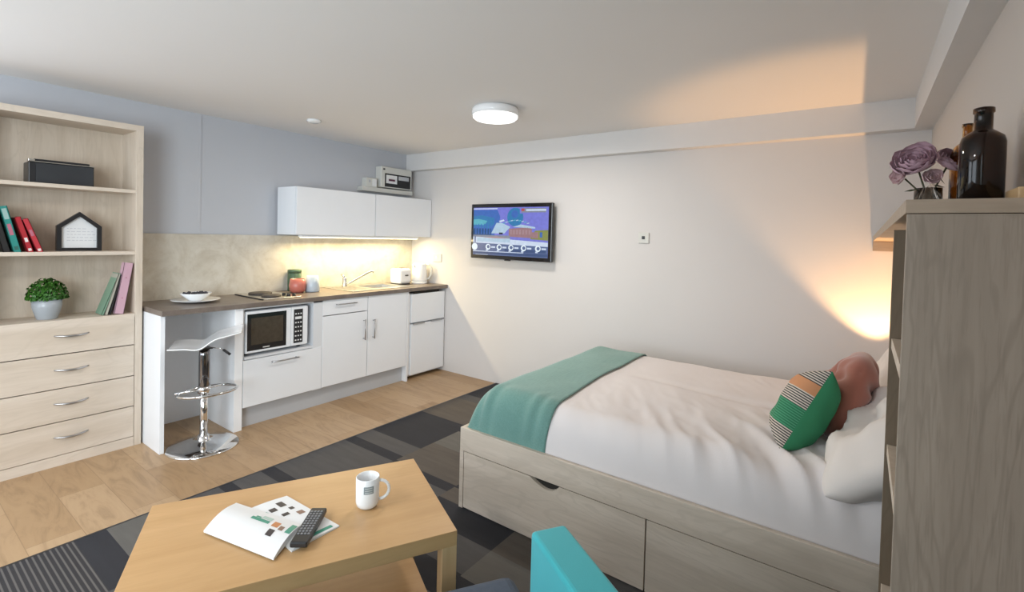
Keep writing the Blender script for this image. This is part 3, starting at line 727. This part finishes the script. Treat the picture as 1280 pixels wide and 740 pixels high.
pillow('pillow', 'large white pillow nearest the tall bookcase, propped at the bed head', 'pillow', .70, .54, .22, (4.195, -1.475, .742), lean(-.60, 0, .74, -.12), (M['pillow'], M['pillow']), g, wr=.03, seed=3, p_=3, cr=.13)
pillow('pillow', 'white pillow farther back, behind the round salmon cushion', 'pillow', .62, .46, .18, (4.22, -.72, .78), lean(-.85, 0, .4), (M['pillow'], M['pillow']), g, seed=8)
pillow('cushion', 'green and cream striped cushion with plain green back on the bed', 'cushion', .33, .36, .17, (3.885, -1.38, .745), lean(-.86, -.02, .42, .28), (M['stripes'], M['green']), None, .24, .008, 5)
pillow('round_cushion', 'salmon pink gathered cushion leaning behind the striped cushion', 'cushion', .38, .38, .17, (4.035, -1.20, .785), lean(-.93, .02, .26), (M['salmon'], M['salmon']), None, .0, .022, 11, p_=2.2, cr=.26)

# ------------------------------------------------------------------ right bookcase with bridging top board
NY, FY = -2.30, -1.83
def fx(y): return 4.137
rb = thing('tall_bookcase', 'tall pale grey-brown wooden bookcase at the right, its shelves facing the bed', 'bookcase', (4.25, -2.06, 0))
XB0, XB1 = 4.139, 4.357
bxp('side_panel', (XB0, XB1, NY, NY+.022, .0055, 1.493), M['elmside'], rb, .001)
bxp('side_panel', (XB0-.004, XB1, FY-.018, FY, .0055, 1.47), M['elmshade'], rb, .001)
bxp('back_panel', (XB1-.008, XB1, NY+.022, FY-.018, .0055, 1.47), M['elmshade'], rb)
def slab(y0, y1, x0a, x0b, za, zb_, th):
    mb = MB(); bf = set()
    v = [(x0a, y0, za-th), (XB1, y0, za-th), (XB1, y0, za), (x0a, y0, za), (x0b, y1, zb_-th), (XB1, y1, zb_-th), (XB1, y1, zb_), (x0b, y1, zb_)]
    V = [mb.bm.verts.new(p) for p in v]
    for q in ((0, 1, 2, 3), (7, 6, 5, 4), (0, 3, 7, 4), (1, 5, 6, 2), (3, 2, 6, 7), (0, 4, 5, 1)): mb.bm.faces.new([V[i] for i in q])
    return mb
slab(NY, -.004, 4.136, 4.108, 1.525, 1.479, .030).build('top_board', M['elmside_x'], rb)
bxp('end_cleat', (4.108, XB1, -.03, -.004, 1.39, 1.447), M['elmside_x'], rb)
for z in (1.145, .825, .40): bxp('shelf', (XB0+.001, XB1-.008, NY+.022, FY-.018, z-.03, z+.0), M['elm'], rb, .001)
bxp('shelf', (XB0+.02, XB1-.008, NY+.022, FY-.018, .05, .072), M['elm'], rb)
bo = thing('charger_box', 'small black box on the lowest visible shelf of the tall bookcase', 'box', (4.20, -2.10, .40))
bxp('case', (4.165, 4.26, -2.22, -2.02, .40, .475), M['black'], bo, .004)
bxp('button', (4.163, 4.1648, -2.20, -2.17, .455, .465), M['paper'], bo)
# bottles, flowers
tz = lambda y: 1.525-.02*(y-NY)
b1 = thing('apothecary_bottle', 'large dark brown glass bottle with wide neck on the tall bookcase', 'bottle', (4.283, -2.10, tz(-2.10)+.0005))
zb0 = tz(-2.10)+.0005
oo = (4.283, -2.10, zb0)
MB().lathe([(r_*.73, z_) for r_, z_ in [(0, 0), (.053, 0), (.057, .004), (.057, .150), (.052, .164), (.036, .174), (.024, .18), (.023, .218), (.027, .221), (.027, .231), (.022, .233), (.0195, .228), (.0195, .18), (.032, .168), (.049, .158), (.0535, .148), (.0535, .006), (0, .005)]], oo, 48, cap=False).build('glass', M['brown_glass'], b1)
MB().lathe([(0, 0), (.0138, 0), (.0138, .03), (0, .03)], (oo[0], oo[1], oo[2]+.19), 24).build('stopper', M['black'], b1)
b2 = thing('amber_bottle', 'slim amber glass bottle standing behind the large brown bottle', 'bottle', (4.272, -1.97, tz(-1.97)+.0005))
MB().lathe([(r_*.85, z_*1.07) for r_, z_ in [(0, 0), (.036, 0), (.039, .004), (.039, .135), (.03, .155), (.0125, .168), (.0115, .20), (.014, .202), (.014, .21), (.009, .21), (.009, .168), (.027, .152), (.036, .133), (.036, .005), (0, .004)]], (4.272, -1.97, tz(-1.97)+.0005), 36, cap=False).build('glass', M['amber_glass'], b2)
vz = tz(-1.99)+.0005
va = thing('flower_vase', 'small clear glass vase of mauve peonies on the tall bookcase', 'vase', (4.197, -1.99, vz))
MB().lathe([(0, 0), (.028, 0), (.030, .003), (.030, .058), (.027, .058), (.027, .006), (0, .005)], (4.197, -1.99, vz), 32, cap=False).build('glass', M['glass'], va)
def bloom(c, r, mat, axis, parent, seed, name='bloom', n=34):
    rnd = random.Random(seed); mb = MB(); A = Vector(axis).normalized(); q = A.to_track_quat('Z', 'Y').to_matrix(); c = Vector(c)
    for k in range(n):
        fr = k/n; ang = k*2.399; open_ = .15+1.15*fr; ln = r*(.55+.75*fr); wd = r*(.42+.5*fr)
        def f(u, v, ang=ang, open_=open_, ln=ln, wd=wd, ph=rnd.random()*6):
            s = u; w = (v-.5)*2; half = wd*math.sin(PI*min(1, .12+s*.80))
            th = open_*math.sin(s*PI*.62)*1.0; rad = ln*math.sin(th)*.85 + r*.06; z = ln*(s*.95*math.cos(th*.55)-.25) - .12*r*s*s*open_
            cur = .55*w*half/r
            x = rad*math.cos(cur) + .03*r*math.sin(5*v+ph)*s; y = math.sin(w*.9)*half
            x -= .35*half*(w*w)*.5
            P = Vector((x*math.cos(ang)-y*math.sin(ang), x*math.sin(ang)+y*math.cos(ang), z))
            return c+q @ P
        mb.grid(f, 6, 6)
    return mb.build(name, mat, parent)
bloom((4.168, -2.0, vz+.128), .050, M['petal'], (-.25, -.75, .55), va, 1)
bloom((4.240, -1.965, vz+.125), .040, M['petal'], (.4, -.5, .6), va, 2)
bloom((4.137, -2.005, vz+.092), .026, M['petal2'], (-.8, -.5, .1), va, 3, n=20)
bloom((4.203, -2.01, vz+.086), .022, M['petal2'], (.1, -.8, .2), va, 4, n=18)
sm = MB()
for (dx, dz, ex, ey) in ((-.025, .115, .008, 0), (.035, .115, -.008, .01), (-.05, .085, 0, -.01), (.006, .06, .012, -.008), (.0, .05, -.012, .006)):
    sm.tube([(4.197+ex, -1.99+ey, vz+.008), (4.197+ex*.3+dx*.3, -1.995, vz+.045), (4.197+dx, -2.0, vz+dz)], .0022, 6)
sm.build('stems', M['stem'], va)
lv = MB()
for (px, pz, ln, an) in ((4.16, .052, .03, .3), (4.215, .062, .03, 2.6), (4.19, .055, .025, 1.2), (4.222, .075, .022, 1.9)):
    p = Vector((px, -2.012, vz+pz)); d = Vector((math.cos(an), -.2, math.sin(an)*.5)).normalized(); n_ = Vector((0, -.5, .8)).normalized(); w_ = d.cross(n_)
    lv.quad([p-d*ln*.5, p+w_*ln*.22, p+d*ln*.5, p-w_*ln*.22])
lv.build('leaf', M['stem'], va)
tag(MB().box(4.322, 4.356, -2.24, -2.12, tz(-2.2)+.001, tz(-2.2)+.030, .002).build('wooden_block', M['oakd']), 'small wooden block on the bookcase top at the right edge', 'block')

# ------------------------------------------------------------------ coffee table
A0 = Vector((2.09, -3.062)); ang = math.atan2(.815, .432)   # long edge direction
ex = Vector((math.cos(ang), math.sin(ang))); ey = Vector((math.sin(ang), -math.cos(ang)))
LT, WT, HT = .922, .558, .45
# local frame: X across (toward the sofa), Y along the long edge
ctr = A0+ex*LT/2+ey*WT/2
tb = thing('coffee_table', 'rectangular light oak coffee table with lower shelf on the carpet', 'table', (ctr.x, ctr.y, 0.005), rz=ang-PI/2, local=True)
hw, hl = WT/2, LT/2
MB().box(-hw, hw, -hl, hl, .395, .445, .0015).build('tabletop', M['oak'], tb)
for sx in (-1, 1):
    for sy in (-1, 1):
        MB().box(min(sx*hw, sx*(hw-.05)), max(sx*hw, sx*(hw-.05)), min(sy*hl, sy*(hl-.05)), max(sy*hl, sy*(hl-.05)), 0, .395, .0015).build('leg', wood('oak_leg', (.58, .39, .20), (.67, .47, .26), 'z', 80, .4, .5) if (sx, sy) == (-1, -1) else bpy.data.materials['oak_leg'], tb)
MB().box(-hw+.01, hw-.01, -hl+.05, hl-.05, .13, .152, .001).build('lower_shelf', M['oak'], tb)
TZ = .4505
# mug
mg = thing('mug', 'white mug with small grey printed square on the coffee table', 'mug', (2.668, -2.60, TZ))
mo = (2.668, -2.60, TZ)
MB().lathe([(0, 0), (.029, 0), (.037, .008), (.040, .02), (.0405, .105), (.0385, .107), (.0365, .104), (.0365, .02), (.03, .009), (0, .008)], mo, 48, cap=False).build('cup', M['ceramic'], mg)
hd = Vector((.62, .78, 0)).normalized(); base = Vector(mo)
hp = [base+hd*(.039)+Vector((0, 0, .088))]
for k in range(1, 10):
    a = PI/2-PI*k/10; hp.append(base+hd*(.040+.034*math.cos(a))+Vector((0, 0, .054+.034*math.sin(a))))
hp.append(base+hd*.039+Vector((0, 0, .02)))
MB().tube(hp, .0055, 10).build('handle', M['ceramic'], mg)
def patch(mb, a0, a1, z0, z1, r, m=None, n=6):
    for k in range(n):
        p, q = a0+(a1-a0)*k/n, a0+(a1-a0)*(k+1)/n
        mb.quad([(mo[0]+r*math.cos(p), mo[1]+r*math.sin(p), mo[2]+z0), (mo[0]+r*math.cos(q), mo[1]+r*math.sin(q), mo[2]+z0), (mo[0]+r*math.cos(q), mo[1]+r*math.sin(q), mo[2]+z1), (mo[0]+r*math.cos(p), mo[1]+r*math.sin(p), mo[2]+z1)], m=m)
lg = MB(); ca = math.atan2(-3.69+2.60, 4.06-2.668)+.10
mgrey = plain('print_grey', (.27, .31, .32), .6); mlt = plain('print_light', (.6, .64, .65), .6)
patch(lg, ca-.42, ca+.42, .060, .086, .0408, mgrey)
for z in (.079, .071, .064): patch(lg, ca-.32, ca+.3, z, z+.0025, .0410, mlt)
lg.build('printed_logo', None, mg)
# magazines (local paper sheets)
def sheet(P, z, bend, m, mb, nu=14, nv=8, base=0):
    """P: 4 corners (a,b,c,d) in xy; bulge along u"""
    a, b, c, d = [Vector(p) for p in P]
    def f(u, v):
        p = (a*(1-u)+b*u)*(1-v)+(d*(1-u)+c*u)*v
        return Vector((p.x, p.y, z+bend*math.sin(PI*u)**.7*(1 if u < .999 else 0)+.0))
    mb.grid(f, nu, nv, m=m)
    return f
def mag(name, label, P, th, bend, prints, z0):
    o = thing(name, label, 'magazine', (P[0][0], P[0][1], z0), group='magazines on the coffee table')
    mb = MB(); a, b, c, d = [Vector(p) for p in P]
    # block of pages with curved top
    def top(u, v):
        p = (a*(1-u)+b*u)*(1-v)+(d*(1-u)+c*u)*v
        return Vector((p.x, p.y, z0+th+bend*math.sin(PI*min(1, u*1.02))))
    N, K = 16, 6
    mb.grid(top, N, K)
    def side(e):
        def f(u, v):
            if e == 0: t = top(u, 0)
            elif e == 1: t = top(u, 1)
            elif e == 2: t = top(0, u)
            else: t = top(1, u)
            return Vector((t.x, t.y, z0+(t.z-z0)*v))
        return f
    for e in range(4): mb.grid(side(e), N if e < 2 else K, 1)
    mb.build('pages', M['paper'], o)
    for (u0, v0, u1, v1, m) in prints:
        def f(u, v, u0=u0, v0=v0, u1=u1, v1=v1):
            q = top(u0+(u1-u0)*u, v0+(v1-v0)*v); return q+Vector((0, 0, .0006))
        MB().grid(f, 6, 3).build('picture', m, o)
    return o
pg = plain('print_green', (.05, .30, .22), .5); po = plain('print_orange', (.55, .22, .08), .5); pk = plain('print_dark', (.06, .05, .05), .5); pb = plain('print_brown', (.25, .15, .11), .5); pm = plain('print_pale_green', (.45, .60, .56), .5); pbe = plain('print_beige', (.70, .66, .60), .5)
# image corners (px) -> world: rear magazine
mag('magazine', 'open magazine with small dark pictures lying under the remote control', [(2.375, -2.885), (2.395, -2.745), (2.70, -2.735), (2.70, -2.90)], .004, .003,
    [(.6, .10, .75, .22, pk), (.35, .18, .5, .26, pk), (.7, .28, .8, .34, pk), (.45, .36, .6, .42, pk), (.72, .42, .86, .5, pb), (.1, .2, .3, .5, pm), (.1, .92, .9, .97, pg)], TZ)
mag('magazine', 'curled open magazine with green and orange pictures, nearest the table edge', [(2.400, -3.022), (2.315, -2.885), (2.61, -2.815), (2.70, -2.955)], .006, .014,
    [(.62, .40, .72, .66, pg), (.74, .52, .86, .66, pm), (.73, .44, .78, .51, pg), (.60, .71, .78, .80, po), (.34, .73, .52, .81, pk), (.56, .82, .70, .88, pb), (.55, .92, .88, .99, pg)], TZ+.0052)
# remote
ra = math.atan2(.10, -.115)
rc = thing('remote_control', 'black remote control resting on the magazines', 'remote', (2.655, -2.815, TZ+.0125), rz=math.atan2(-2.735+2.875, 2.60-2.715)-PI/2, local=True)
rl, rw = .095, .026
MB().box(-rw, rw, -rl, rl, 0, .018, .005, seg=3).build('body', M['black'], rc)
gk = plain('grey_key', (.22, .23, .25), .5)
for r in range(10):
    for c in range(4): bxp('button', (-.019+c*.0105, -.0125+c*.0105, -.055+r*.0135, -.048+r*.0135, .018, .0195), gk, rc)

# ------------------------------------------------------------------ sofa (front edge and one arm in view)
sa = math.atan2(-.545, .838)
sf = thing('sofa', 'low sofa with turquoise arms and back and a grey-blue seat', 'sofa', (3.337, -2.565, .005), rz=sa, local=True)
# local +X: toward the back; local -Y... arm thickness toward +Y
AR = .108
MB().box(0, .74, 0, AR, .10, .595, .012, seg=3).build('arm', M['teal'], sf)
SL = 1.32
MB().box(-.115, .62, -SL, -.004, .20, .408, .035, seg=4).build('seat_cushion', M['seat'], sf)
MB().box(0, .74, -SL-AR-.008, -SL-.008, .10, .595, .012, seg=3).build('arm', M['teal'], sf)
MB().box(.60, .74, -SL, -.004, .20, .72, .03, seg=3).build('backrest', M['teal'], sf)
MB().box(-.06, .70, -SL, 0, .10, .20, .005).build('base_frame', M['black'], sf)
for x in (.02, .66):
    for y in (-SL-.05, .03):
        MB().lathe([(.018, 0), (.022, .10)], (x, y, 0), 14).build('leg', M['chrome'], sf)

# ------------------------------------------------------------------ lights
def area(name, loc, rot, sx, sy, power, col, spread=PI):
    l = bpy.data.lights.new(name, 'AREA'); l.shape = 'RECTANGLE'; l.size = sx; l.size_y = sy; l.energy = power; l.color = col; l.spread = spread
    o = bpy.data.objects.new(name, l); C.objects.link(o); o.location = loc; o.rotation_euler = rot; return o
# daylight from the windows behind the camera, then an added kitchen fill
area('window_daylight', (1.1, YB+.1, 1.35), (math.radians(90), 0, 0), 1.9, 1.5, 30, (.80, .90, 1.0))
area('side_window_daylight', (.06, -4.35, 1.35), (0, math.radians(-90), 0), 1.5, 1.2, 24, (.84, .92, 1.0))
area('kitchen_fill_light', (3.5, -5.2, 1.35), (math.radians(88), 0, math.radians(40)), 1.3, 1.6, 34, (.82, .93, 1.0), math.radians(105))  # added cool fill aimed at the kitchen fronts, no door there
# drum ceiling light, and an added unseen fill disk behind the camera
def disk(name, loc, size, e, col):
    pl = bpy.data.lights.new(name, 'AREA'); pl.shape = 'DISK'; pl.size = size; pl.energy = e; pl.color = col
    o = bpy.data.objects.new(name, pl); C.objects.link(o); o.location = loc; return o
disk('drum_bulb', (2.04, -1.13, ZC-.095), .28, 18, (1, .93, .84))
disk('rear_fill_disk', (2.0, -4.5, ZC-.02), .5, 24, (1, .97, .93))
area('strip_bulb', (.20, -.81, 1.355), (0, math.radians(-12), 0), .04, 1.25, 15, (1, .80, .45))
sl = bpy.data.lights.new('bedside_bulb', 'SPOT'); sl.energy = 62; sl.color = (1, .56, .24); sl.spot_size = math.radians(74); sl.spot_blend = .45; sl.shadow_soft_size = .012
o = bpy.data.objects.new('bedside_bulb', sl); C.objects.link(o); o.location = (4.19, -.17, .63)
d = Vector((-.16, 0.02, 1)).normalized(); o.rotation_euler = d.to_track_quat('-Z', 'Y').to_euler()
w = bpy.data.worlds.new('World'); bpy.context.scene.world = w; w.use_nodes = True
w.node_tree.nodes['Background'].inputs[0].default_value = (.86, .93, 1, 1); w.node_tree.nodes['Background'].inputs[1].default_value = 1.5

# ------------------------------------------------------------------ camera
P = dict(cx=4.0628, cy=-3.6894, cz=1.42, yaw=.6275, pitch=-.0221, roll=.0265, f=605.66, py=308.87)
cy_, sy_ = math.cos(P['yaw']), math.sin(P['yaw'])
fwd = Vector((-sy_, cy_, 0)); right = Vector((cy_, sy_, 0)); up = Vector((0, 0, 1))
cp_, sp_ = math.cos(P['pitch']), math.sin(P['pitch']); f2 = fwd*cp_+up*sp_; u2 = up*cp_-fwd*sp_
cr, sr = math.cos(P['roll']), math.sin(P['roll']); r3 = right*cr+u2*sr; u3 = u2*cr-right*sr
cam = bpy.data.cameras.new('Camera'); co = bpy.data.objects.new('Camera', cam); C.objects.link(co)
mw_ = Matrix((r3, u3, -f2)).transposed().to_4x4(); mw_.translation = Vector((P['cx'], P['cy'], P['cz'])); co.matrix_world = mw_
cam.sensor_width = 36; cam.sensor_fit = 'HORIZONTAL'; cam.lens = P['f']/1280*36; cam.shift_y = (P['py']-370)/1280; cam.clip_start = .02
bpy.context.scene.camera = co
vs = bpy.context.scene.view_settings; vs.view_transform = 'Standard'; vs.look = 'None'; vs.exposure = -0.08
